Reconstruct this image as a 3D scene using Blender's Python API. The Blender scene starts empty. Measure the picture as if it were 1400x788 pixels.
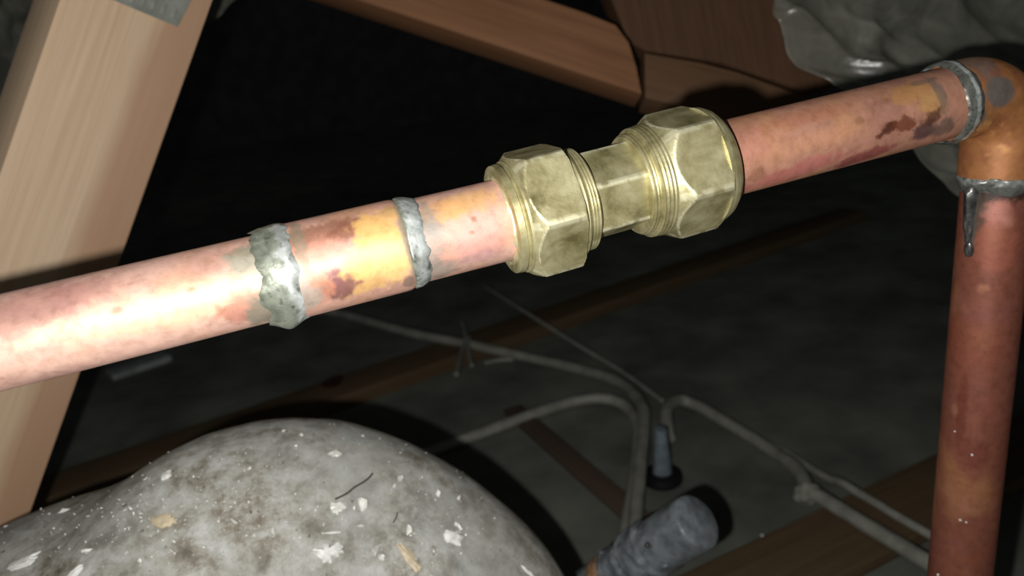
import bpy, bmesh, math, random
import numpy as np
from mathutils import Vector, Matrix
random.seed(7)
rng = np.random.default_rng(11)
D = bpy.data; S = bpy.context.scene; COL = S.collection

# ------------------------------------------------------------------ camera, light, exposure
F = 1099.0                                   # focal length in pixels of the 1400 px wide frame
HC = 0.38                                    # camera height above the loft floor (m)
down = np.array([.095, .944, .315]); down /= np.linalg.norm(down)      # gravity as the camera sees it
ZW = -down
hp = np.array([.2539, -.0702, .062]); XW = hp - ZW * hp.dot(ZW); XW /= np.linalg.norm(XW)
YW = np.cross(ZW, XW)
M3 = np.array([XW, YW, ZW])                  # camera axes (right, down, forward) -> world (x along the pipe, z up)
def W(p): return M3 @ np.asarray(p, float) + np.array([0, 0, HC])
def Dr(v): return M3 @ np.asarray(v, float)
def P(x, y, d): return W([(x-700)/F*d, (y-394)/F*d, d])
def ray(x, y):
    v = Dr([(x-700)/F, (y-394)/F, 1.0]); return np.array([0, 0, HC]), v
def G(x, y, h=0.0):                          # point of the loft floor (at height h) seen at x, y
    o, v = ray(x, y); t = (h - o[2]) / v[2]; return o + v*t

cam_d = D.cameras.new('camera'); cam = D.objects.new('camera', cam_d); COL.objects.link(cam)
cam_d.sensor_width = 36; cam_d.lens = F/1400*36; cam_d.clip_start = .005; cam_d.clip_end = 50
R = Matrix((Dr([1,0,0]), Dr([0,-1,0]), Dr([0,0,-1]))).transposed()
cam.matrix_world = Matrix.Translation((0,0,HC)) @ R.to_4x4()
cam_d.dof.use_dof = True; cam_d.dof.focus_distance = .215; cam_d.dof.aperture_fstop = 16
S.camera = cam

wd = D.worlds.new('world'); S.world = wd; wd.use_nodes = True
wd.node_tree.nodes['Background'].inputs[0].default_value = (.9, 1, 1, 1)
wd.node_tree.nodes['Background'].inputs[1].default_value = .03

ld = D.lights.new('flash', 'SPOT'); flash = D.objects.new('flash', ld); COL.objects.link(flash)   # the phone's flash beside the lens
ld.energy = 4.4; ld.shadow_soft_size = .0025; ld.spot_size = math.radians(150); ld.spot_blend = 1.0
ld.color = (1, .972, .94)
fp = W([-.021, .0125, -.004]); ft = P(560, 430, .22)
flash.location = fp
flash.rotation_euler = Vector(ft-fp).to_track_quat('-Z', 'Y').to_euler()

S.view_settings.view_transform = 'Standard'; S.view_settings.look = 'None'
S.view_settings.gamma = 1; S.view_settings.use_curve_mapping = False; S.view_settings.exposure = 0.0

# ------------------------------------------------------------------ helpers
def lin(c): return tuple(((v/255+.055)/1.055)**2.4 if v > 10 else v/255/12.92 for v in c)
def vnoise(p, seed=0):
    p = np.asarray(p, float); i = np.floor(p).astype(np.int64); f = p-i; f = f*f*(3-2*f); r = 0
    for dx in (0,1):
        for dy in (0,1):
            for dz in (0,1):
                n = (i[...,0]+dx)*374761393 + (i[...,1]+dy)*668265263 + (i[...,2]+dz)*2147483647 + seed*974634777
                n = (n ^ (n >> 13)) * 1274126177 & 0xffffffff; n = (n ^ (n >> 16)) & 0xffff
                w = (f[...,0] if dx else 1-f[...,0])*(f[...,1] if dy else 1-f[...,1])*(f[...,2] if dz else 1-f[...,2])
                r = r + w*(n/65535.0)
    return r
def fbm(p, seed=0, o=4):
    p = np.asarray(p, float); a = .5; r = 0; t = 0
    for k in range(o): r = r + a*vnoise(p*(2.03**k)+k*17.3, seed+k); t += a; a *= .55
    return r/t
def sst(a, b, x): t = np.clip((x-a)/(b-a), 0, 1); return t*t*(3-2*t)

def tag(o, label=None, cat=None, group=None, kind=None):
    if label: o['label'] = label
    if cat: o['category'] = cat
    if group: o['group'] = group
    if kind: o['kind'] = kind
    return o
def empty(name, loc, label, cat, group=None):
    o = D.objects.new(name, None); COL.objects.link(o); o.location = loc; o.empty_display_size = .01
    return tag(o, label, cat, group)
def mesh(name, verts, faces, mat, parent=None, loc=None, smooth=35, color=None, tc=None, bevel=0):
    """verts in world metres; the object's origin goes to loc (or the lowest centre)."""
    v = np.asarray(verts, float)
    if parent is not None: base = np.array(parent['_o']) if '_o' in parent else np.array(parent.location)
    else: base = np.array(loc) if loc is not None else np.array([v[:,0].mean(), v[:,1].mean(), v[:,2].min()])
    me = D.meshes.new(name); me.from_pydata((v-base).tolist(), [], [tuple(f) for f in faces])
    bm = bmesh.new(); bm.from_mesh(me); bmesh.ops.recalc_face_normals(bm, faces=bm.faces)
    if bevel: bmesh.ops.bevel(bm, geom=list(bm.edges), offset=bevel, segments=2, affect='EDGES', profile=.6)
    bm.to_mesh(me); bm.free()
    if color is not None:
        a = me.color_attributes.new('tint', 'FLOAT_COLOR', 'POINT')
        c = np.ones((len(v), 4)); c[:,:3] = color; a.data.foreach_set('color', c.ravel())
    if tc is not None:                       # timber coordinates: along, across, through
        o, ax = tc; n = len(me.vertices); co = np.empty(n*3); me.vertices.foreach_get('co', co)
        q = (co.reshape(-1,3)+base-o) @ np.array(ax).T
        a = me.attributes.new('grain', 'FLOAT_VECTOR', 'POINT'); a.data.foreach_set('vector', q.ravel())
    if smooth:
        me.polygons.foreach_set('use_smooth', [True]*len(me.polygons)); me.set_sharp_from_angle(angle=math.radians(smooth))
    me.materials.append(mat)
    ob = D.objects.new(name, me); COL.objects.link(ob)
    if parent is not None:
        ob.parent = parent; ob['_o'] = tuple(base)   # children share the origin of their thing
    else: ob.location = base; ob['_o'] = tuple(base)
    return ob

def sweep(cs, e1s, e2s, rad, n, caps=True, th0=0.0):
    """rings round centres cs; rad(i, theta array) -> radius array"""
    th = th0+np.arange(n)/n*2*math.pi; V = []
    for i in range(len(cs)):
        r = rad(i, th)*np.ones(n)
        V.append(cs[i]+r[:,None]*(np.cos(th)[:,None]*e1s[i]+np.sin(th)[:,None]*e2s[i]))
    V = np.concatenate(V); Fc = []
    for i in range(len(cs)-1):
        for j in range(n):
            k = (j+1)%n; Fc.append((i*n+j, i*n+k, (i+1)*n+k, (i+1)*n+j))
    if caps: Fc.append(tuple(range(n))); Fc.append(tuple(range((len(cs)-1)*n, len(cs)*n)))
    return V, Fc
def frames(pts):
    pts = np.asarray(pts, float); t = np.gradient(pts, axis=0); t /= np.linalg.norm(t, axis=1)[:,None]
    e = np.cross(t[0], [0.3,.1,1.0]); e /= np.linalg.norm(e); E1 = []; E2 = []
    for k in range(len(pts)):
        e = e - t[k]*e.dot(t[k]); e /= np.linalg.norm(e); E1.append(e); E2.append(np.cross(t[k], e))
    return E1, E2
def spline(pts, n=12):
    pts = [np.asarray(p, float) for p in pts]; q = [2*pts[0]-pts[1]]+pts+[2*pts[-1]-pts[-2]]; out = []
    for i in range(1, len(q)-2):
        for k in range(n):
            t = k/n; a,b,c,d = q[i-1],q[i],q[i+1],q[i+2]
            out.append(.5*((2*b)+(-a+c)*t+(2*a-5*b+4*c-d)*t*t+(-a+3*b-3*c+d)*t**3))
    out.append(pts[-1]); return np.array(out)
def tube(name, pts, r, mat, parent=None, n=12, lump=0, seed=0, flat=1.0, **k):
    E1, E2 = frames(pts); rr = r if callable(r) else (lambda i, th: r)
    def f(i, th):
        b = rr(i, th)*np.ones(len(th))
        if lump: b = b*(1+lump*(vnoise(np.stack([np.cos(th)*1.5, np.sin(th)*1.5, np.full(len(th), i*.35)], 1), seed)-.5))
        return b
    V, Fc = sweep(pts, E1, E2, f, n); return mesh(name, V, Fc, mat, parent, **k)
def box_pts(o, ax, size):
    """o centre, ax rows: unit axes, size full lengths"""
    V = []
    for sx in (-.5,.5):
        for sy in (-.5,.5):
            for sz in (-.5,.5): V.append(o + ax[0]*sx*size[0] + ax[1]*sy*size[1] + ax[2]*sz*size[2])
    return V, [(0,1,3,2),(4,6,7,5),(0,4,5,1),(2,3,7,6),(0,2,6,4),(1,5,7,3)]

# ------------------------------------------------------------------ materials
def nmat(name):
    m = D.materials.new(name); m.use_nodes = True; nt = m.node_tree; b = nt.nodes['Principled BSDF']
    return m, nt, b
def N(nt, t, **k):
    n = nt.nodes.new(t)
    for a, v in k.items():
        if a.startswith('i_'):
            n.inputs[a[2:].replace('_',' ')].default_value = v
        else: setattr(n, a, v)
    return n
def ramp(nt, src, stops):
    r = N(nt, 'ShaderNodeValToRGB'); e = r.color_ramp.elements
    e[0].position = stops[0][0]; e[0].color = (*lin(stops[0][1]), 1); e[1].position = stops[-1][0]; e[1].color = (*lin(stops[-1][1]), 1)
    for p, c in stops[1:-1]: x = e.new(p); x.color = (*lin(c), 1)
    nt.links.new(src, r.inputs[0]); return r
def noise(nt, vec, scale, detail=4, rough=.55, dist=0):
    n = N(nt, 'ShaderNodeTexNoise'); n.inputs['Scale'].default_value = scale; n.inputs['Detail'].default_value = detail
    n.inputs['Roughness'].default_value = rough; n.inputs['Distortion'].default_value = dist
    if vec is not None: nt.links.new(vec, n.inputs['Vector'])
    return n
def bump(nt, b, h, strength, dist):
    u = N(nt, 'ShaderNodeBump'); u.inputs['Strength'].default_value = strength; u.inputs['Distance'].default_value = dist
    nt.links.new(h, u.inputs['Height']); nt.links.new(u.outputs[0], b.inputs['Normal']); return u
def mixc(nt, fac, a, b_, mode='MIX'):
    m = N(nt, 'ShaderNodeMix', data_type='RGBA', blend_type=mode)
    for s, v in ((0, fac), (6, a), (7, b_)):
        if hasattr(v, 'is_output'): nt.links.new(v, m.inputs[s])
        else: m.inputs[s].default_value = v
    return m.outputs[2]
def plain(name, c, rough=.6, metal=0, nscale=80, var=.15, bs=.2, bd=.0005):
    m, nt, b = nmat(name); tcn = N(nt, 'ShaderNodeTexCoord'); n = noise(nt, tcn.outputs['Object'], nscale)
    lo = tuple(max(0, v*(1-var)) for v in c); hi = tuple(min(255, v*(1+var)) for v in c)
    r = ramp(nt, n.outputs[0], [(.3, lo), (.7, hi)]); nt.links.new(r.outputs[0], b.inputs['Base Color'])
    b.inputs['Roughness'].default_value = rough; b.inputs['Metallic'].default_value = metal
    if bs: bump(nt, b, n.outputs[0], bs, bd)
    return m

def tinted_metal(name, metal, rough, bd=.00012):
    """copper: the mapped tarnish ('tint') with fine mottling"""
    m, nt, b = nmat(name); a = N(nt, 'ShaderNodeAttribute', attribute_name='tint'); tcn = N(nt, 'ShaderNodeTexCoord')
    n1 = noise(nt, tcn.outputs['Object'], 330, 6, .65); n2 = noise(nt, tcn.outputs['Object'], 1500, 3)
    r = ramp(nt, n1.outputs[0], [(.25, (205,200,195)), (.5, (240,240,240)), (.75, (255,255,255))])
    c = mixc(nt, .8, a.outputs['Color'], r.outputs[0], 'MULTIPLY'); nt.links.new(c, b.inputs['Base Color'])
    rr = N(nt, 'ShaderNodeMapRange'); rr.inputs['To Min'].default_value = rough-.09; rr.inputs['To Max'].default_value = rough+.12
    nt.links.new(n1.outputs[0], rr.inputs[0]); nt.links.new(rr.outputs[0], b.inputs['Roughness'])
    b.inputs['Metallic'].default_value = metal; bump(nt, b, n2.outputs[0], .25, bd); return m
M_copper = tinted_metal('copper', .28, .54)
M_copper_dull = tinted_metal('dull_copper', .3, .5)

def solder_mat():
    m, nt, b = nmat('solder'); at = N(nt, 'ShaderNodeAttribute', attribute_name='tint'); tcn = N(nt, 'ShaderNodeTexCoord')
    n1 = noise(nt, tcn.outputs['Object'], 260, 5, .6, .6); n2 = noise(nt, tcn.outputs['Object'], 700, 4)
    r = ramp(nt, n1.outputs[0], [(.3, (140,144,138)), (.5, (176,181,176)), (.7, (216,222,220))])
    cs_ = mixc(nt, 1.0, r.outputs[0], at.outputs['Color'], 'MULTIPLY'); nt.links.new(cs_, b.inputs['Base Color']); b.inputs['Metallic'].default_value = .4; b.inputs['Roughness'].default_value = .36
    bump(nt, b, n2.outputs[0], .3, .0003); return m
M_solder = solder_mat()
M_bead = plain('solder_bead', (120,120,118), .25, metal=.8, nscale=400, var=.25, bs=.3)
def brass_mat():
    m, nt, b = nmat('brass'); tcn = N(nt, 'ShaderNodeTexCoord')
    n1 = noise(nt, tcn.outputs['Object'], 110, 6, .6, .4); n2 = noise(nt, tcn.outputs['Object'], 900, 4, .7)
    r = ramp(nt, n1.outputs[0], [(.30, (128,120,78)), (.48, (180,172,128)), (.68, (212,206,164))])
    g = N(nt, 'ShaderNodeNewGeometry'); pr = N(nt, 'ShaderNodeMapRange'); pr.inputs['From Min'].default_value = .53; pr.inputs['From Max'].default_value = .66; nt.links.new(g.outputs['Pointiness'], pr.inputs[0])
    at = N(nt, 'ShaderNodeAttribute', attribute_name='tint'); mxx = N(nt, 'ShaderNodeMath', operation='MAXIMUM'); nt.links.new(pr.outputs[0], mxx.inputs[0]); nt.links.new(at.outputs['Fac'], mxx.inputs[1])
    cw = mixc(nt, mxx.outputs[0], r.outputs[0], (*lin((236,232,196)), 1)); nt.links.new(cw, b.inputs['Base Color']); b.inputs['Metallic'].default_value = .66
    rr = N(nt, 'ShaderNodeMapRange'); rr.inputs['To Min'].default_value = .34; rr.inputs['To Max'].default_value = .56
    nt.links.new(n1.outputs[0], rr.inputs[0]); nt.links.new(rr.outputs[0], b.inputs['Roughness'])
    bump(nt, b, n2.outputs[0], .35, .0002); return m
M_brass = brass_mat()

def wood(name, dark, mid, light, stripe=None, rough=.7):
    m, nt, b = nmat(name); a = N(nt, 'ShaderNodeAttribute', attribute_name='grain')
    mp = N(nt, 'ShaderNodeMapping'); mp.inputs['Scale'].default_value = (7, 240, 240); nt.links.new(a.outputs['Vector'], mp.inputs[0])
    n1 = noise(nt, mp.outputs[0], 1.0, 5, .6, .5)
    mp2 = N(nt, 'ShaderNodeMapping'); mp2.inputs['Scale'].default_value = (9, 35, 35); nt.links.new(a.outputs['Vector'], mp2.inputs[0])
    n2 = noise(nt, mp2.outputs[0], 1.0, 3, .5, .8)
    r1 = ramp(nt, n1.outputs[0], [(.25, dark), (.5, mid), (.72, light)]); r2 = ramp(nt, n2.outputs[0], [(.3, mid), (.7, light)])
    c = mixc(nt, .45, r1.outputs[0], r2.outputs[0])
    if stripe:                                # the redder heartwood along one edge of the board
        sep = N(nt, 'ShaderNodeSeparateXYZ'); nt.links.new(a.outputs['Vector'], sep.inputs[0])
        w = N(nt, 'ShaderNodeMath', operation='MULTIPLY_ADD'); nt.links.new(n2.outputs[0], w.inputs[0]); w.inputs[1].default_value = .02; nt.links.new(sep.outputs[1], w.inputs[2])
        mr = N(nt, 'ShaderNodeMapRange'); mr.inputs['From Min'].default_value = stripe[0]; mr.inputs['From Max'].default_value = stripe[1]
        nt.links.new(w.outputs[0], mr.inputs[0]); mr.inputs['To Max'].default_value = .7
        c = mixc(nt, mr.outputs[0], c, (*lin(stripe[2]), 1))
    nt.links.new(c, b.inputs['Base Color']); b.inputs['Roughness'].default_value = rough
    b.inputs['Specular IOR Level'].default_value = .25; bump(nt, b, n1.outputs[0], .3, .0006); return m
M_pine = wood('pale_pine', (196,160,128), (222,192,158), (238,214,182), (.017, .027, (190,146,116)))
M_brown = wood('brown_timber', (112,75,49), (142,99,68), (166,121,87))
M_dark = wood('dark_brown_timber', (76,52,37), (100,71,51), (118,86,63))
M_mid = wood('mid_brown_timber', (88,64,44), (112,84,60), (130,100,74))
M_joist = wood('old_joist_timber', (74,58,42), (98,80,58), (114,96,72))

def dusty_mat():
    m, nt, b = nmat('dusty_casing'); tcn = N(nt, 'ShaderNodeTexCoord'); o = tcn.outputs['Object']
    n0 = noise(nt, o, 22, 4, .5); n1 = noise(nt, o, 95, 8, .72, .15); n2 = noise(nt, o, 420, 5, .7)
    base = ramp(nt, n0.outputs[0], [(.35, (152,157,155)), (.6, (166,166,158))])
    stain = ramp(nt, n1.outputs[0], [(.34, (86,79,66)), (.43, (124,118,105)), (.52, (158,156,147)), (.66, (188,190,186))])
    mask = N(nt, 'ShaderNodeMapRange'); n3 = noise(nt, o, 16, 3, .5); nt.links.new(n3.outputs[0], mask.inputs[0])
    mask.inputs['From Min'].default_value = .38; mask.inputs['From Max'].default_value = .62; mask.inputs['To Min'].default_value = .25; mask.inputs['To Max'].default_value = .95
    c = mixc(nt, mask.outputs[0], base.outputs[0], stain.outputs[0])
    sp = N(nt, 'ShaderNodeMapRange'); sp.inputs['From Min'].default_value = .66; sp.inputs['From Max'].default_value = .74; nt.links.new(n2.outputs[0], sp.inputs[0])
    c = mixc(nt, sp.outputs[0], c, (.7,.71,.7,1))
    n4 = noise(nt, o, 260, 4, .6); sd = N(nt, 'ShaderNodeMapRange'); sd.inputs['From Min'].default_value = .34; sd.inputs['From Max'].default_value = .27; nt.links.new(n4.outputs[0], sd.inputs[0])
    c = mixc(nt, sd.outputs[0], c, (.09,.085,.07,1))
    nt.links.new(c, b.inputs['Base Color']); b.inputs['Roughness'].default_value = .75
    b.inputs['Specular IOR Level'].default_value = .3
    ad = N(nt, 'ShaderNodeMath', operation='MULTIPLY_ADD'); nt.links.new(n2.outputs[0], ad.inputs[0]); ad.inputs[1].default_value = .5; nt.links.new(n1.outputs[0], ad.inputs[2])
    bump(nt, b, ad.outputs[0], .35, .0008); return m
M_dusty = dusty_mat()
M_flake = plain('white_flake', (222,222,218), .6, nscale=300, var=.08, bs=.5, bd=.0006)
M_cream = plain('cream_flake', (192,178,150), .6, nscale=300, var=.12, bs=.4)
M_crumb = plain('grit', (205,205,198), .4, nscale=200, var=.2, bs=0)
M_thread = plain('dark_fibre', (70,68,62), .7)
M_cable = plain('grey_cable', (150,150,140), .5, nscale=60, var=.12, bs=.15)
M_greyp = plain('grey_pipe_plastic', (106,112,116), .33, nscale=150, var=.2, bs=.6, bd=.001)
M_tan = plain('tan_sealant', (150,118,92), .4, nscale=250, var=.25, bs=.6, bd=.001)
M_black = plain('black_rubber', (16,17,18), .6)
M_sleeve = plain('pale_sleeve', (118,130,138), .3, nscale=120, var=.15)
M_zinc = plain('zinc_plate', (158,162,152), .5, metal=.4, nscale=90, var=.12)
M_board = plain('plasterboard', (108,112,102), .9, nscale=14, var=.2, bs=.3, bd=.002)
M_felt = plain('roofing_felt', (84,84,82), .9, nscale=20)
M_scrap = plain('plaster_scrap', (150,155,155), .8, nscale=50)
M_red = wood('reddish_batten', (82,70,62), (92,77,67), (100,84,72))
def sheet_mat():
    m, nt, b = nmat('polythene'); tcn = N(nt, 'ShaderNodeTexCoord'); n1 = noise(nt, tcn.outputs['Object'], 45, 5, .6, .8)
    r = ramp(nt, n1.outputs[0], [(.3, (98,98,88)), (.7, (146,146,134))]); nt.links.new(r.outputs[0], b.inputs['Base Color'])
    b.inputs['Roughness'].default_value = .27; b.inputs['Alpha'].default_value = .54; b.inputs['Specular IOR Level'].default_value = .8
    bump(nt, b, n1.outputs[0], .25, .002); return m
M_sheet = sheet_mat()

# ------------------------------------------------------------------ setting
def slab(name, V, Fc, m, **k):
    o = mesh(name, V, Fc, m, smooth=0, **k); o['kind'] = 'structure'; return o
I3 = np.eye(3)
V, Fc = box_pts(np.array([.5, 1.3, -.012]), I3, (9.0, 4.4, .024)); slab('floor', V, Fc, M_board)
V, Fc = box_pts(np.array([.5, 3.48, .8]), I3, (9.0, .04, 1.6)); slab('wall_back', V, Fc, M_felt)
sl = math.radians(35); ax = np.array([[1,0,0],[0,math.cos(sl),math.sin(sl)],[0,-math.sin(sl),math.cos(sl)]])
V, Fc = box_pts(np.array([.5, 1.8, 2.6]), np.array([[1,0,0],[0,math.cos(sl),-math.sin(sl)],[0,math.sin(sl),math.cos(sl)]]), (9.0, 4.0, .03)); slab('ceiling', V, Fc, M_felt)

def timber(name, a, b, wdir, width, thick, mat, label, cat='timber', parent=None, bevel=.0015):
    """beam from a to b; wdir: direction across its face; face centre line runs a-b, body lies behind it"""
    a = np.asarray(a); b = np.asarray(b); L = b-a; ln = np.linalg.norm(L); u = L/ln
    w = wdir-u*wdir.dot(u); w /= np.linalg.norm(w); t = np.cross(u, w)
    if t.dot((a+b)/2-np.array([0,0,HC])) < 0: t = -t
    ax = np.array([u, w, t]); c = (a+b)/2+t*thick/2
    V, Fc = box_pts(c, ax, (ln, width, thick))
    o = mesh(name, V, Fc, mat, parent, tc=(c, ax), bevel=bevel, smooth=40)
    if label: tag(o, label, cat)
    return o, (a, u, w, t)

# joists on the loft floor
def joist(p, q, wid, hgt, label, mat=M_joist, ext=.06):
    a = G(*p, hgt); b = G(*q, hgt); u = b-a; u /= np.linalg.norm(u); w = np.cross([0,0,1], u)
    a = a-u*ext; b = b+u*.6
    ln = np.linalg.norm(b-a); c = (a+b)/2-np.array([0,0,hgt/2]); ax = np.array([u, w, [0,0,1]])
    V, Fc = box_pts(c, ax, (ln, wid, hgt)); o = mesh('joist', V, Fc, mat, tc=(c, ax), bevel=.002, smooth=40)
    return tag(o, label, 'joist'), (c, u, w)
j1, j1f = joist((-20, 694), (800, 412), .05, .018, 'brown ceiling joist with a dark knot crossing behind the rounded grey casing')
j2, j2f = joist((1010, 800), (1200, 705), .06, .012, 'brown ceiling joist at the lower right below the grey cables', ext=.13)
kp = G(455, 523, .0181)
V, Fc = sweep([kp, kp+np.array([0,0,.0008])], [j1f[1]]*2, [j1f[2]]*2, lambda i, th: .013*(1+.2*np.sin(th*2)+.1*np.sin(3*th)), 20)
mesh('knot', V, Fc, plain('dark_knot', (58,30,22), .7), j1)['label'] = 'dark round knot'
a = G(700, 556, .006); b = G(872, 705, .006)
timber('batten', a, b, np.cross(b-a, [0,0,1.]), .02, .006, M_red, 'thin reddish batten lying on the boards between the grey cables', 'batten')

# ------------------------------------------------------------------ truss timbers
axis = np.array([-.33,.943,0]); bb = np.array([.943,.33,0]); an = math.radians(50)
Wd = math.cos(an)*bb+math.sin(an)*np.array([0,0,1.])
top = np.array([(333-700)/F*.385, (-400-394)/F*.385, .385]); bot = np.array([(-206-700)/F*.424, (1140-394)/F*.424, .424])
strut, sf = timber('truss_strut', W(top), W(bot), Dr(Wd), .0665, .036, M_pine, 'pale pine roof strut with a zinc nail plate leaning behind the copper pipe')
# nail plate: on the strut's face
def on_face(x, y, fr, off=0.0):
    a, u, w, t = fr; o, v = ray(x, y); k = ((a-t*off)-o).dot(t)/v.dot(t); return o+v*k
corners = [(152,-1), (243,37), (262,0), (285,-45), (120,-45), (110,-19)]
Vp = [on_face(x, y, sf, .0) for x, y in corners]+[on_face(x, y, sf, .001) for x, y in corners]; n = len(corners)
Fp = [tuple(range(n)), tuple(range(n, 2*n))]+[(i, (i+1)%n, n+(i+1)%n, n+i) for i in range(n)]
plate = mesh('nail_plate', Vp, Fp, M_zinc, strut, smooth=30); plate['label'] = 'grey zinc nail plate'
for k in range(7):
    for j in range(2):
        bx = 168+k*14+j*9; by = -8+k*5.2-j*17
        if by > 26+(bx-243)*.38 or bx > 244: continue
        c = on_face(bx, by, sf, .0014); V, Fc = box_pts(c, np.array([sf[1], sf[2], sf[3]]), (.0052, .0016, .0012))
        mesh('nail_tooth', V, Fc, M_zinc, plate, smooth=30, bevel=.0002)

def prism(name, pix, d, ext, mat, label, cat='timber', udir=(1,.3,0)):
    ext = np.array(ext, float); n = len(pix)
    f = [np.array([(x-700)/F*d, (y-394)/F*d, d]) for x, y in pix]
    V = np.array([W(p) for p in f]+[W(p+ext) for p in f])
    Fc = [tuple(range(n)), tuple(range(n, 2*n))]+[(i, (i+1)%n, n+(i+1)%n, n+i) for i in range(n)]
    u = Dr(np.array(udir, float)); u /= np.linalg.norm(u); t = Dr([0,0,1.]); w = np.cross(t, u); w /= np.linalg.norm(w)
    o = mesh(name, V, Fc, mat, tc=(V[0], np.array([u, w, t])), bevel=.0012, smooth=40); return tag(o, label, cat)
prism('truss_chord', [(-150,-210),(490,0),(690,66),(878,129),(870,90),(860,58),(842,34),(800,17),(743,-2),(160,-193)], .54, (0,.0015,.034), M_brown,
      'warm brown truss timber sloping down from the top towards the brass coupling', udir=(1,.328,0))
prism('truss_post', [(620,-520),(1180,-520),(1180,20),(1150,110),(1100,125),(985,86),(884,70),(860,58)], .60, (0,.0,.035), M_dark,
      'dark brown timber behind the polythene sheet at the top', udir=(.2,1,0))
prism('truss_brace', [(881,72),(960,86),(1010,99),(1090,128),(1150,155),(1150,200),(1040,170),(882,134)], .56, (0,.004,.03), M_mid,
      'short brown timber offcut just above the right brass nut', udir=(1,.25,0))

# ------------------------------------------------------------------ polythene sheets
def sheet(name, fn, nu, nv, amp, seed, label, sc=9):
    u = np.linspace(0,1,nu); v = np.linspace(0,1,nv); U, Vv = np.meshgrid(u, v, indexing='ij'); pts = np.array([[fn(a, b) for b in v] for a in u]).reshape(-1,3)
    w1 = fbm(pts*sc, seed, 3); w2 = 1-np.abs(2*fbm(pts*sc*1.7+5, seed+9, 2)-1)**.8; w3 = 1-np.abs(2*fbm(pts*sc*4+9, seed+19, 2)-1)
    nrm = Dr([0,-.3,-1.]); qa = (Vv*.85+U*.5).ravel(); qc = (U*.85-Vv*.5).ravel(); w4 = 1-np.abs(2*fbm(np.stack([qa*3.0, qc*9.0, qa*0], 1)+3, seed+40, 3)-1)**.7
    dz = amp*(1.2*(w1-.5)+.7*(w2-.5)+.1*(w3-.5)+.42*w4); pts = pts+dz[:,None]*nrm
    Fc = [(i*nv+j, (i+1)*nv+j, (i+1)*nv+j+1, i*nv+j+1) for i in range(nu-1) for j in range(nv-1)]
    o = mesh(name, pts, Fc, M_sheet, smooth=60); md = o.modifiers.new('thickness', 'SOLIDIFY'); md.thickness = .0003
    return tag(o, label, 'plastic sheet')
yl = [-320,-150,-40,0,30,60,100,118,150,215,240,265,284]; xl = [980,1020,1036,1045,1050,1058,1085,1125,1160,1225,1255,1288,1325]
def sh1(a, b):
    y = -320+b*604; x0 = np.interp(y, yl, xl)+3*math.sin(y*.13); x = x0+a*(1950-x0); return P(x, y, .43+.06*a+.01*b)
sheet('polythene_sheet', sh1, 190, 150, .020, 3, 'crumpled translucent polythene sheet hanging behind the copper elbow')
xb = [-70,20,60,180,250,300,350]; yb = [170,150,135,100,70,48,12]
def sh2(a, b):
    x = -70+a*420; y1 = np.interp(x, xb, yb); y = -280+b*(y1+280); return P(x, y, .63)
sheet('polythene_sheet', sh2, 90, 90, .03, 21, 'dark crumpled polythene behind the pale pine strut')

# ------------------------------------------------------------------ copper pipework
R22 = .011
def dep(x): return .022*F/(130-.0255*x)
def camP(x, y, d): return np.array([(x-700)/F*d, (y-394)/F*d, d])
class Line:
    """a straight pipe axis through two known points; s in metres from the first"""
    def __init__(s, p, q, ref=None):
        s.a = np.asarray(p, float); s.b = np.asarray(q, float); s.d = s.b-s.a; s.L = np.linalg.norm(s.d); s.d /= s.L
        v = -(s.a+s.b)/2 if ref is None else -ref; e1 = v-s.d*v.dot(s.d); s.e1 = e1/np.linalg.norm(e1)
        e2 = np.cross(s.d, s.e1); s.e2 = e2 if e2[1] > 0 or abs(s.d[1]) > .8 else -e2
        s.w1, s.w2 = Dr(s.e1), Dr(s.e2)
    def s_at(s, x, key=0):
        u = (x-(700 if key == 0 else 394))/F; k = key
        t = (u*s.a[2]-s.a[k])/((s.d[k])-u*s.d[2]); return t
    def c(s, t): return W(s.a+s.d*t)
    def hit(s, x, y, R):
        """(s, theta) where the line of sight through x, y meets the tube of radius R"""
        v = np.array([(x-700)/F, (y-394)/F, 1.0]); o = -s.a
        vp = v-s.d*v.dot(s.d); op = o-s.d*o.dot(s.d); A = vp.dot(vp); B = 2*vp.dot(op); C = op.dot(op)-R*R
        disc = max(B*B-4*A*C, 0); t = (-B-math.sqrt(disc))/(2*A); p = v*t-s.a; st = p.dot(s.d); q = p-s.d*st
        return st, math.atan2(q.dot(s.e2), q.dot(s.e1))
LA = Line(camP(0,469,dep(0)), camP(700,298,dep(700)))
LB = Line(camP(690,300.5,dep(690)), camP(965,226,dep(965)))
LC = Line(camP(960,226,dep(960)), camP(1378,120,dep(1378)))
corner = camP(1378,120,dep(1378))
LD = Line(corner, camP(1312,788,.308), ref=np.array([.15,0,.27]))
CP = np.array(lin((214,156,128))); 
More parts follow.
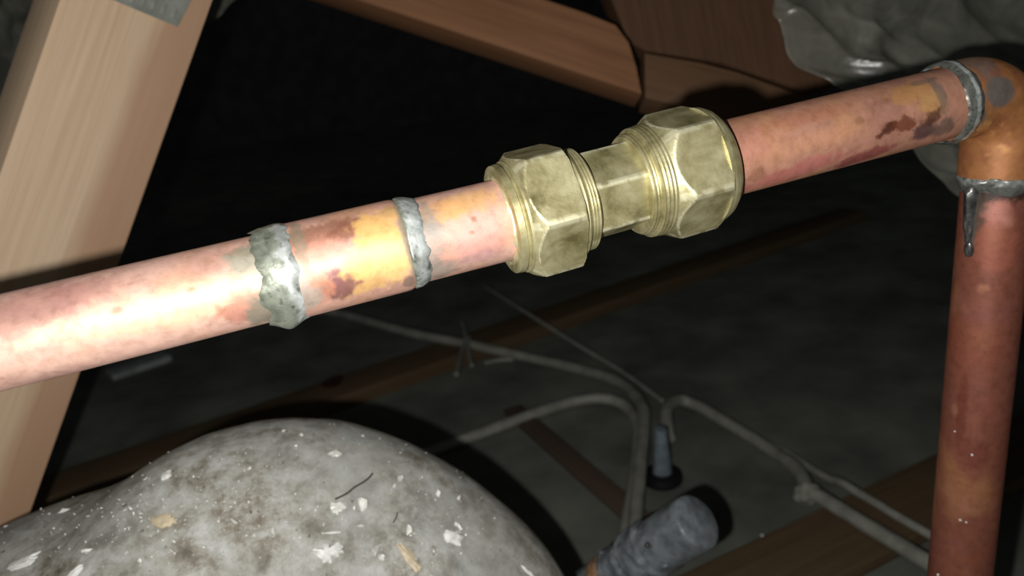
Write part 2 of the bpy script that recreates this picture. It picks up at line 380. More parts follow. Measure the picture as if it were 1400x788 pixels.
def paint(L, S_, TH, R, base, marks, seed=1, mott=1.0):
    """tarnish map: S_ distance along, TH angle round; marks are stains at the places seen on the pipe"""
    n = len(S_); q = np.stack([S_*1000, R*1000*np.cos(TH), R*1000*np.sin(TH)], 1)
    c = np.ones((n,3))*np.array(base); f1 = fbm(q*.11, seed, 4)[:,None]; f2 = fbm(q*.35+7, seed+5, 4)[:,None]; f3 = fbm(q*.07+31, seed+8, 3)[:,None]
    c = c*(1+mott*.30*(f2-.5)); c = c*(1-sst(.52,.72,f1)*.28*mott)+sst(.52,.72,f1)*.28*mott*np.array(lin((150,95,95)))
    c = c*(1-sst(.5,.72,f3)*.3*mott)+sst(.5,.72,f3)*.3*mott*np.array(lin((216,160,100)))
    for (x, y, rx, ry, rot, col, st, nz) in marks:
        s0, t0 = L.hit(x, y, R*.999) if not isinstance(x, tuple) else x
        ds = S_-s0; dt = (TH-t0+math.pi)%(2*math.pi)-math.pi; da = dt*R
        cr, sr = math.cos(math.radians(rot)), math.sin(math.radians(rot)); k = .001/5.3
        A = (ds*cr+da*sr)/(rx*k); B_ = (-ds*sr+da*cr)/(ry*k); dd = np.sqrt(A*A+B_*B_)
        nn = fbm(q*.55+x*.1+3, seed+int(y)%17, 4)
        w = (sst(1.2, .62, dd+nz*(nn-.5)*2)*st)[:,None]; c = c*(1-w)+w*np.array(lin(col))
    return np.clip(c, 0, 1)
def pipe_mesh(name, L, s0, s1, R, base, marks, parent, mat=M_copper, ns=420, n=144, seed=1, prof=None, mott=1.0, dents=0):
    ss = np.linspace(s0, s1, ns); th = np.arange(n)/n*2*math.pi
    def rad(i, t):
        r = R if prof is None else R+prof((ss[i]-s0), (s1-ss[i]))
        return r*np.ones(len(t))
    V, Fc = sweep([L.c(s) for s in ss], [L.w1]*ns, [L.w2]*ns, rad, n)
    SS = np.repeat(ss, n); TH = np.tile(th, ns)
    return mesh(name, V, Fc, mat, parent, color=paint(L, SS, TH, R, base, marks, seed, mott), smooth=50)
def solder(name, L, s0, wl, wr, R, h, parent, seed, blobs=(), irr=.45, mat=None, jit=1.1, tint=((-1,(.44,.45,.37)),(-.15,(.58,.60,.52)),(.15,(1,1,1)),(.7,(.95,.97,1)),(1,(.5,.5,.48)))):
    """ring of solder: wl / wr reach to each side of s0 along the pipe, with a ragged edge"""
    n = 160; ns = 44; th = np.arange(n)/n*2*math.pi
    cs = np.stack([np.cos(th)*1.6, np.sin(th)*1.6, np.zeros(n)+seed], 1)
    el = wl*(1-irr+2*irr*fbm(cs*1.7, seed, 4)); er = wr*(1-irr+2*irr*fbm(cs*1.7+9, seed+3, 4)); hh = h*(.55+.9*fbm(cs*1.3+4, seed+7, 3))
    V = []; T = []
    for i in range(ns):
        k = i/(ns-1)*2-1; s = s0+np.where(k < 0, k*el, k*er)
        q = np.stack([s*1000*.9, np.cos(th)*R*900, np.sin(th)*R*900], 1)
        prof = (1-abs(k)**2.2); r = R-.00012+(hh*prof)*(.8+.5*fbm(q*.42, seed+11, 2))
        for (sb, tb, rs, ra, hb) in blobs:
            dt = (th-tb+math.pi)%(2*math.pi)-math.pi; r = r+hb*np.exp(-(((s-sb)/rs)**2+((dt*R)/ra)**2)*1.4)*min(1, (1-abs(k))*5)
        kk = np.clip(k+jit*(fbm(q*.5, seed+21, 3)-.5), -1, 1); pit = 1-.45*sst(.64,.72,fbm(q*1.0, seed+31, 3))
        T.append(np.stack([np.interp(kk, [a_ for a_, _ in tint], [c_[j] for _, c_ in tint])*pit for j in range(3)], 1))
        ctr = np.array([L.c(x) for x in s]); V.append(ctr+r[:,None]*(np.cos(th)[:,None]*L.w1+np.sin(th)[:,None]*L.w2))
    V = np.concatenate(V); Fc = [(i*n+j, i*n+(j+1)%n, (i+1)*n+(j+1)%n, (i+1)*n+j) for i in range(ns-1) for j in range(n)]
    return mesh(name, V, Fc, mat or M_solder, parent, smooth=60, color=np.concatenate(T))

GREY=(150,156,140); DK=(120,80,70); GOLD=(232,176,92); PINK=(226,158,146); PURP=(128,84,84); PALE=(236,196,176)
pipeA = empty('copper_pipe', LA.c(-.05), 'copper pipe at left with a soldered sleeve joint running into the left brass nut', 'pipe')
marksA = [(60,410,90,26,0,(170,120,110),.6,.5),(20,440,60,22,0,(165,125,115),.6,.6),(130,470,180,34,0,PALE,.55,.5),(250,420,120,26,0,(232,190,150),.5,.6),
 (345,360,36,26,10,GREY,.8,.6),(330,395,20,20,0,(150,140,120),.6,.8),(330,425,30,22,0,(186,120,100),.7,.7),(360,430,22,30,0,(128,128,112),.85,.6),(350,340,40,12,0,(140,130,110),.6,.6),
 (80,525,60,10,0,(225,170,160),.5,.4),(75,528,22,7,0,(120,70,60),.8,.6),(160,425,8,5,0,DK,.6,.4),(262,396,7,4,0,(130,100,80),.7,.4),
 (600,290,50,18,-8,(234,176,120),.8,.7),(640,275,50,20,0,(232,180,120),.7,.6),(590,330,22,40,10,(160,150,140),.8,.7),(600,370,28,22,0,(150,140,130),.8,.6),(585,300,14,30,0,(150,146,138),.7,.6),
 (650,330,50,30,0,PINK,.6,.5),(660,350,30,12,0,(190,150,150),.6,.6),(648,300,4,4,0,(150,100,80),.7,.3),(645,318,3,3,0,(150,100,80),.7,.3)]
sA0, sA1 = -.16, LA.s_at(735)
pipe_mesh('pipe_tube', LA, sA0, sA1, R22, lin((214,172,156)), marksA, pipeA, seed=2)
RS = .0121
marksS = [(430,320,50,18,-8,(150,104,84),.85,.6),(480,312,36,14,-8,(146,96,76),.8,.7),(430,345,40,20,0,(206,150,130),.6,.6),(520,320,40,36,70,(226,180,112),.95,.6),(520,365,50,34,-12,(234,192,128),1,.55),
 (500,390,36,14,-8,(212,168,112),.8,.6),(465,392,26,22,20,PURP,.9,.7),(440,395,16,20,0,(206,140,110),.7,.7),(535,290,16,12,0,(206,164,108),.9,.5),(560,385,10,14,0,(130,110,96),.8,.5),(490,365,24,16,0,(238,190,120),.7,.7),
 (560,330,9,60,0,(140,136,124),.8,.4),(408,330,9,50,0,(140,130,110),.7,.6),(420,405,20,26,0,(160,160,150),.7,.7)]
s1, s2 = LA.s_at(383), LA.s_at(553)
pipe_mesh('coupling_sleeve', LA, s1, s2, RS, lin((206,160,142)), marksS, pipeA, seed=9, ns=240, prof=lambda a, b: -.0008*math.exp(-min(a,b)/.0006))['label'] = 'wider copper sleeve with golden heat stains'
k = lambda x, y, L=LA, R=RS: L.hit(x, y, R)
b1 = k(395,440); b2 = k(392,350); b3 = k(350,415); b4 = k(398,400)
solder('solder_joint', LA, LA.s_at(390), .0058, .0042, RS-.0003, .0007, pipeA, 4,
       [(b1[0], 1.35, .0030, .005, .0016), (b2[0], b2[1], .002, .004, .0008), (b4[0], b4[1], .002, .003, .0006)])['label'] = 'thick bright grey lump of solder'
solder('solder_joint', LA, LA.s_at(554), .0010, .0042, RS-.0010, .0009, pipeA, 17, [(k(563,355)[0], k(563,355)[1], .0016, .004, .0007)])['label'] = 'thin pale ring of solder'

# ---- brass compression coupling
sb = LB.s_at
def rings_part(name, L, prof, parent, n=144, hexR=None, rot=0.0, ridges=0, mat=M_brass):
    """prof: list of (s, radius); with hexR the section is a hexagon clipped to that radius"""
    ss = []; rr = []
    for i in range(len(prof)-1):
        (a, ra), (b, rb) = prof[i], prof[i+1]; m = max(2, int(abs(b-a)/.0004)+2) if abs(b-a) > 1e-5 else 2
        for j in range(m): ss.append(a+(b-a)*j/m); rr.append(ra+(rb-ra)*j/m)
    ss.append(prof[-1][0]); rr.append(prof[-1][1])
    def rad(i, th):
        r = rr[i]*np.ones(len(th))
        if hexR:
            h = hexR*math.cos(math.pi/6)/np.cos((th-rot+math.pi/6)%(math.pi/3)-math.pi/6)
            # corners sit at rot + 60k degrees
            h = hexR*math.cos(math.pi/6)/np.cos(((th-rot)%(math.pi/3))-math.pi/6); r = np.minimum(r, h); r = np.minimum(r, hexR*.985)
        if ridges: r = r+.00009*math.sin(ss[i]/ridges*2*math.pi)
        return r
    V, Fc = sweep([L.c(s) for s in ss], [L.w1]*len(ss), [L.w2]*len(ss), rad, n, th0=rot)
    wear = np.zeros(len(V))
    if hexR:                                  # bright rubbed metal along the arrises
        t = (np.arange(n)/n*360)%60; dc = np.minimum(t, 60-t)
        for i in range(len(ss)):
            h = hexR*math.cos(math.pi/6)/np.cos(np.radians(t)-math.pi/6)
            w = np.where(dc < 3.1, .75, 0.0); w = np.maximum(w, np.where(np.abs(h-rr[i]) < .00022, .9, 0))
            wear[i*n:(i+1)*n] = w
        wear = wear*sst(.3, .55, fbm(V*420, 5, 3))
    return mesh(name, V, Fc, mat, parent, smooth=24, color=np.repeat(wear[:,None], 3, 1))
fit = empty('compression_coupling', LB.c(sb(825)), 'brass compression coupling with two hexagonal nuts joining the copper pipes', 'pipe coupling')
RH = .0185
nut = rings_part('nut', LB, [(sb(702),.0120),(sb(702),.0150),(sb(708),.0163),(sb(720),RH),(sb(766),RH),(sb(770),.0172),(sb(770),.0120)], fit, hexR=RH, rot=math.radians(14)); nut['label'] = 'hexagonal brass nut clasping the left pipe'
rings_part('nut_collar', LB, [(sb(686),.0113),(sb(685),.0136),(sb(687),.0147),(sb(695),.0149),(sb(697),.0141),(sb(699),.0141),(sb(701),.0153),(sb(707),.0155),(sb(709),.0120)], nut)
nut2 = rings_part('nut', LB, [(sb(886),.0120),(sb(886),.0152),(sb(893),.0160),(sb(909),RH),(sb(954),RH),(sb(963),.0160),(sb(963),.0120)], fit, hexR=RH, rot=math.radians(24)); nut2['label'] = 'hexagonal brass nut on the right pipe'
rings_part('nut_collar', LB, [(sb(957),.0120),(sb(957),.0168),(sb(964),.0166),(sb(970),.0160),(sb(975),.0150),(sb(976),.0113)], nut2)
rings_part('nut_skirt', LB, [(sb(871),.0120),(sb(871),.0145),(sb(873),.0154),(sb(890),.0158),(sb(892),.0120)], nut2, ridges=.0011)
rings_part('coupling_body', LB, [(sb(776),.0115),(sb(790),.0128),(sb(868),.0128),(sb(872),.0115)], fit, hexR=.0129, rot=math.radians(-9))['label'] = 'faceted middle of the coupling'
rings_part('thread_ring', LB, [(sb(764),.0115),(sb(764),.0156),(sb(777),.0154),(sb(780),.0146),(sb(781),.0143),(sb(792),.0141),(sb(795),.0134),(sb(796),.0115)], fit, ridges=.0009)
rings_part('thread_ring', LB, [(sb(860),.0115),(sb(861),.0137),(sb(864),.0142),(sb(872),.0143),(sb(874),.0115)], fit, ridges=.0009)
# olive: the torn ferrule edge showing at the nut's mouth
V = []; n = 120; th = np.arange(n)/n*2*math.pi; rag = fbm(np.stack([np.cos(th)*4, np.sin(th)*4, np.zeros(n)], 1), 5, 4)
for s_, r_ in ((sb(689),.0112),(sb(684),.0112),(sb(683),.0121),(sb(689),.0124)):
    sj = s_-.0009*(rag-.5)*2; V.append(np.array([LB.c(x) for x in sj])+r_*(np.cos(th)[:,None]*LB.w1+np.sin(th)[:,None]*LB.w2))
mesh('olive', np.concatenate(V), [(i*n+j, i*n+(j+1)%n, (i+1)*n+(j+1)%n, (i+1)*n+j) for i in range(3) for j in range(n)], M_brass, fit)

# ---- right pipe, elbow, drop pipe
pipeC = empty('copper_elbow_pipe', P(1312, 900, .33), 'copper pipe from the right brass nut turning down through a soldered elbow', 'pipe')
marksC = [(1020,200,60,26,0,(206,140,120),.5,.6),(1100,160,90,16,0,(196,128,96),.5,.6),(1090,235,90,20,-8,(200,116,112),.7,.5),(1180,215,60,16,-8,(150,76,74),.85,.5),(1130,190,70,18,0,(220,160,124),.5,.6),
 (1245,125,46,20,-5,(208,152,98),.9,.5),(1275,140,26,22,0,(214,162,106),.9,.5),(1215,175,20,9,-25,(96,54,36),.95,.8),(1238,170,22,13,0,(120,64,44),.85,.8),(1262,180,26,17,0,(104,74,72),.95,.5),(1275,160,24,10,-20,(96,58,44),.8,.7),
 (1285,125,10,40,0,(128,116,104),.7,.5),(1260,112,30,7,0,(128,108,96),.6,.5),(1175,165,9,7,0,(150,104,72),.5,.4),(1000,255,30,10,0,(160,90,70),.6,.5),(1035,240,14,14,0,(150,100,76),.6,.5),(1290,175,24,18,0,(116,96,86),.8,.5)]
sC0, sC1 = LC.s_at(966), LC.s_at(1318)
pipe_mesh('pipe_tube', LC, sC0, sC1, R22, lin((201,146,122)), marksC, pipeC, seed=31, ns=300)
# elbow
RB = .0150; c3 = LC.d; d3 = LD.d; cosang = c3.dot(d3); half = math.acos(cosang)/2; tl = RB*math.tan(half)
pa = corner-c3*tl; pb = corner+d3*tl; bis = (d3-c3); bis /= np.linalg.norm(bis); cen = corner+bis*(RB/math.cos(half)); 
path = [corner-c3*(LC.L-LC.s_at(1300))]
path = [corner-c3*(LC.L-LC.s_at(1300))*(1-i/8)-c3*tl*(i/8) for i in range(8)]
va = pa-cen; vb = pb-cen; ang = math.acos(va.dot(vb)/RB/RB)
for i in range(25):
    t = i/24; path.append(cen+(va*math.sin((1-t)*ang)+vb*math.sin(t*ang))/math.sin(ang))
send = LD.s_at(238, 1)
for i in range(1, 13): path.append(pb+d3*(send-tl)*i/12)
path = np.array(path); pw = np.array([W(p) for p in path]); nrm0 = np.cross(c3, d3); nrm0 /= np.linalg.norm(nrm0); wn = Dr(nrm0)
tg = np.gradient(pw, axis=0); tg /= np.linalg.norm(tg, axis=1)[:,None]; E2 = [np.cross(t, wn) for t in tg]; n = 96
V, Fc = sweep(pw, [wn]*len(pw), E2, lambda i, th: np.full(len(th), .0123), n)
q = V*1000; f1 = fbm(q*.16, 3, 4)[:,None]; f2 = fbm(q*.5, 8, 4)[:,None]; ce = np.ones((len(V),3))*np.array(lin((190,128,78)))
def stain(pt, r, col, st, nz=.5):
    global ce
    dd = np.linalg.norm(V-pt, axis=1)/r; w = (sst(1.1,.8,dd+nz*(fbm(q*.4, 6, 3)-.5)*2)*st)[:,None]; ce = ce*(1-w)+w*np.array(lin(col))
ce = ce*(.85+.4*(f2-.5))*(1-.35*sst(.5,.65,f1))+np.array(lin((150,86,66)))*.35*sst(.5,.65,f1)
stain(P(1352,92,.240), .005, (150,96,80), .8); stain(P(1377,122,.237), .0062, (120,110,104), 1, .12); stain(P(1330,88,.244), .007, (140,122,110), .7); stain(P(1325,160,.240), .007, (120,104,90), .7)
stain(P(1362,212,.242), .010, (220,160,96), .8)
stain(P(1330,232,.250), .006, (110,70,56), .8)
mesh('elbow', V, Fc, M_copper, pipeC, color=np.clip(ce,0,1), smooth=50)['label'] = 'orange-brown soldered elbow'
kC = lambda x, y: LC.hit(x, y, .0122)
solder('solder_joint', LC, LC.s_at(1292), .0034, .0034, .0119, .0010, pipeC, 23, [(kC(1322,150)[0], kC(1322,150)[1], .002, .005, .0005)], irr=.3, jit=.3, tint=((-1,(.40,.38,.35)),(-.28,(.42,.42,.41)),(-.16,(1.15,1.15,1.15)),(.22,(1.15,1.15,1.15)),(.34,(.36,.36,.36)),(1,(.3,.29,.28))))['label'] = 'bright crescent of solder at the elbow mouth'
marksD = [(1332,285,34,24,0,(92,84,76),.9,.8),(1325,322,26,12,0,(104,98,92),.9,.6),(1335,262,26,34,0,(84,74,66),.9,.7),(1385,262,18,40,0,(60,44,38),.95,.6),(1365,255,10,40,0,(150,146,140),.8,.6),(1327,300,40,12,0,(90,84,78),.9,.5),(1365,295,26,26,0,(196,132,116),.8,.4),(1360,340,50,36,0,(168,98,78),.7,.5),
 (1315,560,90,10,0,(120,60,46),.7,.6),(1345,395,8,12,0,(190,128,96),.6,.6),(1330,620,30,30,0,(120,62,48),.6,.7),(1305,560,12,8,0,(170,120,96),.6,.5),(1340,760,12,40,-30,(150,88,60),.5,.6),(1320,470,60,60,0,(150,84,64),.5,.6)]
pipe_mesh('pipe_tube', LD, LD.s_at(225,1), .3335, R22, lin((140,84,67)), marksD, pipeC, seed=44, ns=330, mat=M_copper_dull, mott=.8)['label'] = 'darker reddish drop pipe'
kD = lambda x, y: LD.hit(x, y, .0118)
tD = [kD(x, y) for x, y in ((1323,335),(1362,243),(1340,250),(1375,262))]
solder('solder_joint', LD, send+.0006, .0016, .0044, .0113, .0012, pipeC, 52, [(tD[1][0], tD[1][1], .0012, .0018, .0012), (tD[2][0], tD[2][1], .001, .002, .0007)], irr=.6, tint=((-1,(.5,.48,.46)),(0,(.8,.8,.8)),(.3,(.4,.39,.38)),(1,(.3,.29,.28))))['label'] = 'drippy shiny solder below the elbow'
def blob(name, c, r, mat, parent, seed=0, stretch=(1,1,1), jag=.3, ax=None):
    bm = bmesh.new(); bmesh.ops.create_icosphere(bm, subdivisions=3, radius=1); v = np.array([x.co[:] for x in bm.verts]); f = [[y.index for y in x.verts] for x in bm.faces]; bm.free()
    nn = 1+jag*(fbm(v*1.5+seed*3, seed, 3)-.5)*2; v = v*nn[:,None]*r*np.array(stretch)
    if ax is not None: v = v @ np.array(ax)
    return mesh(name, v+c, f, mat, parent)
def onpipe(L, st, R): return L.c(st[0])+R*(math.cos(st[1])*L.w1+math.sin(st[1])*L.w2)
axD = np.array([L_ for L_ in (LD.w1, LD.w2, Dr(LD.d))])
blob('solder_drip', onpipe(LD, kD(1324,340), .0113), .0020, M_bead, pipeC, 3, (.7,.8,1.5), .25, axD)['label'] = 'bead of solder run down the pipe'
c0 = onpipe(LD, kD(1326,256), .0104); c1 = onpipe(LD, kD(1321,332), .0107)
tube('solder_drip', spline([c0, (c0+c1)/2, c1], 8), lambda i, th: .0030-.00011*i, M_bead, pipeC, lump=.5)
for x, y, r, lb in ((1329,622,.0005,'brightest tiny white speck midway down the reddish drop pipe'),(1313,711,.0005,'tiny white speck in a pair low on the drop pipe, left one'),(1283,786,.0005,'tiny white speck at the very bottom left edge of the drop pipe'),(1306,590,.00035,'faintest tiny speck on the left side of the drop pipe, topmost'),(1321,714,.0004,'tiny white speck in a pair low on the drop pipe, right one')):
    st = LD.hit(x, y, R22); tag(blob('dust_speck', onpipe(LD, st, .0112), r, M_crumb, None, int(x)), lb, 'speck', 'white specks on the drop pipe')

# ------------------------------------------------------------------ rounded dusty casing at the bottom
def cp(x, y, d): return P(x, y, d)
sph = [(cp(394,910,.335), .0985), (cp(246,1174,.345), .1560), (cp(474,974,.345), .1055)]
VC = np.array([0,0,HC])-sph[0][0]; VC /= np.linalg.norm(VC)
def sdf(p):
    p = np.asarray(p, float); out = None
    for c, r in sph:
        d = p-c; d = d.copy(); d[...,2] = np.maximum(d[...,2], 0)+np.minimum(d[...,2]+.3, 0); wv = (d*VC).sum(-1); uv = np.sqrt(np.maximum((d*d).sum(-1)-wv*wv, 1e-14)); v = (uv**3.4+np.abs(wv/.74)**3.4)**(1/3.4)-r
        if out is None: out = v
        else:
            kk = .014; h = np.clip(.5+.5*(v-out)/kk, 0, 1); out = v*(1-h)+out*h-kk*h*(1-h)
    return out
def dome_hit(x, y):
    o, v = ray(x, y); v = v/np.linalg.norm(v); t = .05
    for _ in range(400):
        e = sdf(o+v*t); t += e*.55
        if e < 1e-5: break
        if t > 1: return None, None
    p = o+v*t; h = 1e-4; g = np.array([sdf(p+np.eye(3)[k]*h)-sdf(p-np.eye(3)[k]*h) for k in range(3)]); return p, g/np.linalg.norm(g)
C0 = (sph[0][0]+sph[2][0])/2; C0 = C0+np.array([0,0,-.01])
nu, nv = 420, 190; th = np.arange(nu)/nu*2*math.pi; ph = np.linspace(0.004, math.pi*.78, nv)
dirs = np.stack([np.outer(np.sin(ph), np.cos(th)), np.outer(np.sin(ph), np.sin(th)), np.outer(np.cos(ph), np.ones(nu))], -1).reshape(-1,3)
lo = np.zeros(len(dirs)); hi = np.full(len(dirs), .7)
zmin = .0005
for _ in range(26):
    mid = (lo+hi)/2; p = C0+dirs*mid[:,None]; s_ = np.maximum(sdf(p), zmin-p[:,2]); lo = np.where(s_ < 0, mid, lo); hi = np.where(s_ < 0, hi, mid)
p = C0+dirs*lo[:,None]
disp = .0022*(fbm(p*22, 3, 3)-.5)+.0006*(fbm(p*90, 5, 3)-.5)
disp = disp*(p[:,2] > .002); p = p+dirs*disp[:,None]
Fc = [(i*nu+j, i*nu+(j+1)%nu, (i+1)*nu+(j+1)%nu, (i+1)*nu+j) for i in range(nv-1) for j in range(nu)]+[tuple(range(nu)), tuple(range((nv-1)*nu, nv*nu))]
casing = tag(mesh('rounded_casing', p, Fc, M_dusty, smooth=60), 'rounded pale grey casing under dust and plaster crumbs in the foreground', 'casing')

def flake(name, x, y, L, Wd_, rot, mat, label, seed, thick=.0012, lift=.0008, npt=34, parent=None, rough=.5, group=None):
    pnt, nn = dome_hit(x, y)
    if pnt is None: return
    r_ = Dr([1,0,0]); a = r_-nn*r_.dot(nn); a /= np.linalg.norm(a); b = np.cross(nn, a)
    cr, sr = math.cos(math.radians(rot)), math.sin(math.radians(rot)); a, b = a*cr+b*sr, -a*sr+b*cr
    t = np.arange(npt)/npt*2*math.pi; rr = (1-rough*.9+rough*1.8*fbm(np.stack([np.cos(t)*2.6, np.sin(t)*2.6, np.zeros(npt)+seed], 1), seed, 4))*(.86+.16*fbm(np.stack([np.cos(t)*9, np.sin(t)*9, np.zeros(npt)+seed], 1), seed+2, 2))
    V = [];
    for k_, (h, sc) in enumerate(((-.0006, 1.0), (thick*.5, .92), (thick, .55))):
        hj = h+(.0005*(fbm(np.stack([t, t*0+k_, t*0], 1)*2, seed+k_, 2)-.5) if k_ else 0)
        V.append(pnt+nn*lift*0+(np.cos(t)*rr*L*sc)[:,None]*a+(np.sin(t)*rr*Wd_*sc)[:,None]*b+np.outer(hj*np.ones(npt), nn))
    V = np.concatenate(V); V = np.vstack([V, pnt+nn*(thick*1.05)]); Fk = [tuple(range(npt))]
    for i in range(2): Fk += [(i*npt+j, i*npt+(j+1)%npt, (i+1)*npt+(j+1)%npt, (i+1)*npt+j) for j in range(npt)]
    Fk += [(2*npt+j, 2*npt+(j+1)%npt, 3*npt) for j in range(npt)]
    return tag(mesh(name, V, Fk, mat, smooth=30), label, 'flake', group)
flake('plaster_flake', 447, 757, .0048, .0042, 10, M_flake, 'bright white jagged plaster flake near the bottom centre of the casing', 5, .0022, rough=1.0, npt=44)
flake('plaster_flake', 619, 735, .0050, .0032, 0, M_flake, 'dull white plaster flake on the right flank of the casing', 8, .0016, rough=.6)
flake('plaster_flake', 560, 764, .0072, .0021, -48, M_cream, 'long cream splinter of plaster at the bottom right of the casing', 12, .0010, rough=.4)
flake('plaster_flake', 224, 713, .0044, .0030, 0, M_cream, 'yellowish cream flake in the middle left of the casing', 15, .0008, rough=.6)
flake('plaster_flake', 34, 769, .0066, .0028, 12, M_flake, 'flat white flake at the lower left corner of the casing', 18, .0012, rough=.7)
flake('plaster_flake', 228, 650, .0026, .0022, 60, M_crumb, 'small pale crumb near the left top shoulder of the casing', 22, .0012)
flake('plaster_flake', 462, 693, .0034, .0026, 20, M_crumb, 'pale grey flake at the lower end of the dark fibre', 27, .0010)
flake('plaster_flake', 102, 785, .0040, .0018, 50, M_flake, 'pointed white flake on the bottom edge of the picture', 31, .0012)
flake('plaster_flake', 455, 729, .0036, .0006, 8, M_flake, 'thin white sliver above the brightest plaster flake', 33, .0006, rough=.3)
flake('plaster_flake', 458, 621, .0026, .0018, 20, M_crumb, 'small pale crumb near the crown of the casing', 36, .0010)
flake('plaster_flake', 720, 782, .0040, .0012, -18, M_flake, 'thin white flake at the right bottom rim of the casing', 38, .0010)
flake('plaster_flake', 522, 762, .0014, .0014, 0, M_flake, 'small round white crumb between the bright flake and the cream splinter', 40, .0014, rough=.3)
# crumbs too many to count
V = []; Fk = []
bmq = bmesh.new(); bmesh.ops.create_icosphere(bmq, subdivisions=1, radius=1); iv = np.array([v.co[:] for v in bmq.verts]); jf = [[v.index for v in f.verts] for f in bmq.faces]; bmq.free()
cnt = 0
clus = [(300,670,90,45),(350,700,80,40),(480,640,50,30),(100,730,80,30),(560,740,60,30),(420,720,120,50),(150,700,90,30),(620,700,40,30),(500,700,80,50)]
while cnt < 760:
    cx, cy, sx, sy = clus[rng.integers(len(clus))] if rng.random() < .75 else (380, 700, 260, 70)
    x = rng.normal(cx, sx); y = rng.normal(cy, sy); pt, nn = dome_hit(x, y); cnt += 1
    if pt is None or pt[2] < .02 or nn.dot(np.array([0,0,HC])-pt) < 0: continue
    r = .00014+abs(rng.normal(0, .00019))*(1+2.2*(rng.random() > .93)); A = np.linalg.qr(rng.normal(size=(3,3)))[0]
    v = (iv*np.array([1.0+rng.random(), .8, .6])*(1+.33*rng.normal(size=(len(iv),1)))*r) @ A + pt+nn*r*.3
    o = len(V)*len(iv); V.append(v); Fk += [[a+o for a in f] for f in jf]
tag(mesh('grit', np.concatenate(V), Fk, M_crumb, smooth=0), 'fine pale grit scattered over the grey casing', 'grit', kind='stuff')
def on_dome(pts, h): return [dome_hit(*q_)[0]+dome_hit(*q_)[1]*h for q_ in pts]
fp_ = on_dome([(458,684),(474,676),(484,668),(496,661),(504,655),(509,649)], .0007)
tag(tube('fibre', spline(fp_, 6), .00038, M_thread, n=8), 'dark crooked fibre lying on the grey casing', 'fibre')
fp_ = on_dome([(537,716),(541,709),(543,702)], .0006)
tag(tube('fibre', spline(fp_, 6), .00025, M_thread, n=8), 'tiny dark bristle above the cream splinter', 'fibre')

# ------------------------------------------------------------------ grey pipe stub beside the casing
a = camP(700,868,.49); a = np.array(a); tip = camP(955,712,.385); dG = tip-a; LG = Line(a, tip)
stub = empty('waste_pipe', W(a), 'short grey plastic pipe stub with a lumpy collar beside the casing', 'pipe')
def gring(name, prof, mat, lump, seed, n=64):
    ss = []; rr = []
    for i in range(len(prof)-1):
        m = max(3, int((prof[i+1][0]-prof[i][0])/.0008)); 
        for j in range(m): ss.append(prof[i][0]+(prof[i+1][0]-prof[i][0])*j/m); rr.append(prof[i][1]+(prof[i+1][1]-prof[i][1])*j/m)
    ss.append(prof[-1][0]); rr.append(prof[-1][1])
    def rad(i, th):
        q_ = np.stack([np.cos(th)*2, np.sin(th)*2, np.full(len(th), ss[i]*170)], 1); return rr[i]+lump*(fbm(q_, seed, 3)-.5)*2
    V, Fc = sweep([LG.c(s) for s in ss], [LG.w1]*len(ss), [LG.w2]*len(ss), rad, n); return mesh(name, V, Fc, mat, stub, smooth=60)
L_ = LG.L
gring('pipe_tube', [(0,.0105),(L_*.7,.0110),(L_-.006,.0120)], M_greyp, .0002, 1)
gring('pipe_socket', [(L_-.034,.0125),(L_-.031,.0138),(L_-.004,.0141),(L_-.001,.0134),(L_,.0118)], M_greyp, .0003, 2)
gring('collar', [(L_-.050,.0118),(L_-.047,.0142),(L_-.043,.0150),(L_-.039,.0141),(L_-.034,.0149),(L_-.030,.0128)], M_greyp, .0022, 5)['label'] = 'lumpy grey collar'
gring('collar', [(L_-.068,.0106),(L_-.064,.0132),(L_-.058,.0120),(L_-.053,.0130),(L_-.049,.0112)], M_greyp, .0016, 9)
gring('sealant', [(L_-.084,.0095),(L_-.076,.0112),(L_-.071,.0118),(L_-.067,.0104)], M_tan, .0014, 13)['label'] = 'tan lump of sealant'
for x, y, r in ((923,717,.0016),(888,745,.0022),(848,750,.0018),(910,773,.0020),(875,727,.0016),(822,755,.0014)):
    st = LG.hit(x, y, .0138); blob('sealant_bead', onpipe(LG, st, .0136), r, M_bead if r > .0021 else M_greyp, stub, int(x), (1.2,.9,.6), .4)
# pale sleeve standing on the boards with a black foot
g = G(906, 657, 0); slv = empty('cable_sleeve', g, 'pale upright sleeve with a black foot behind the grey pipe stub', 'sleeve')
hgt = .045; ssl = [0,.2,.4,.6,.8,1]
V, Fc = sweep([g+np.array([0,0,.004+hgt*k_]) for k_ in ssl], [np.array([1,0,0])]*6, [np.array([0,1,0])]*6, lambda i, th: .0085-.0035*ssl[i]*np.ones(len(th)), 24); mesh('sleeve', V, Fc, M_sleeve, slv)
V, Fc = sweep([g, g+np.array([0,0,.002]), g+np.array([0,0,.007]), g+np.array([0,0,.0085])], [np.array([1,0,0])]*4, [np.array([0,1,0])]*4, lambda i, th: np.full(len(th), (.0165,.0170,.0160,.012)[i]), 32)
mesh('foot', V, Fc, M_black, slv)['label'] = 'black rubber foot'

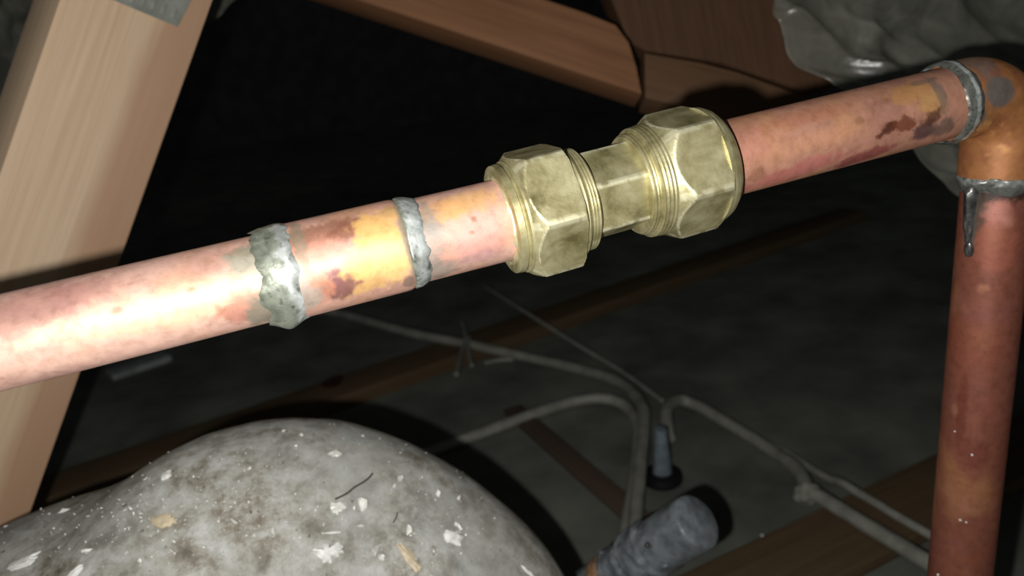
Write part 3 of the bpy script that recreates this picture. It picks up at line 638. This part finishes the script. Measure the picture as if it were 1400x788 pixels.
# ------------------------------------------------------------------ cables on the loft floor
def cable(pts, r, label, name='cable', seed=0, cat='cable', group=None):
    w = spline([G(x, y, h) for x, y, h in pts], 10); return tag(tube(name, w, r, M_cable, n=12, lump=.12, seed=seed), label, cat, group)
cable([(400,418,.024),(470,430,.024),(560,455,.024),(640,471,.02),(740,493,.01),(815,511,.01),(850,525,.012),(870,543,.016),(880,562,.02),(879,600,.018),(874,650,.0175),(868,715,.0175),(862,770,.0175)], .0056,
      'grey cable running from behind the left pipe and bending towards the pipe stub', seed=1)
cable([(560,628,.007),(605,612,.007),(700,577,.007),(770,553,.008),(815,545,.01),(845,550,.008),(864,566,.0058),(873,592,.0058),(868,650,.0058),(858,715,.0058),(850,765,.0058)], .0055,
      'grey cable emerging from the shadow beside the casing and bending down', seed=2)
cable([(915,600,.01),(911,570,.018),(914,555,.018),(930,548,.012),(955,556,.008),(1000,582,.007),(1050,613,.007),(1088,640,.014),(1105,668,.018),(1135,688,.018),(1180,716,.018),(1240,752,.018),(1300,788,.018),(1350,818,.018)], .0056,
      'thick grey cable running right and down to the drop pipe', seed=3)
cable([(664,392,.024),(720,428,.024),(790,472,.012),(850,508,.006),(905,548,.006)], .0024, 'thin grey cable running down from behind the brass coupling', seed=4)
cable([(1035,600,.004),(1075,620,.004),(1128,652,.009),(1150,660,.0155),(1190,684,.0155),(1240,714,.0155),(1290,742,.0155),(1330,765,.0155)], .0032, 'thin grey cable lying above the thick one near the drop pipe', seed=5)
cable([(632,440,.0215),(636,462,.0225),(630,485,.0215),(624,512,.0215)], .0026, 'left short wire tail hanging over the joist', 'wire_tail', 6, 'wire')
cable([(641,462,.026),(640,478,.0245),(645,500,.0215)], .0026, 'right short wire tail hanging over the joist', 'wire_tail', 7, 'wire')
cable([(662,497,.004),(680,493,.004),(702,491,.004)], .0028, 'loose pale wire end lying under the left cable', 'wire_tail', 8, 'wire')
cl = G(1103, 676, .017)
tag(blob('cable_clip', cl, .0085, M_cable, None, 5, (1.2,.8,.9), .5), 'pale lumpy clip holding the thick grey cable', 'clip')
V, Fc = box_pts(G(190, 500, .004), np.array([[.9,.43,0],[-.43,.9,0],[0,0,1]]), (.075,.03,.008)); tag(mesh('plaster_scrap', V, Fc, M_scrap, bevel=.002), 'pale plaster scrap just below the left pipe', 'scrap')
sp = G(1043, 734, .002); tag(blob('plaster_crumb', sp, .0018, M_flake, None, 4), 'tiny white crumb right of the grey pipe stub', 'crumb')
for o in list(D.objects):
    if '_o' in o: del o['_o']
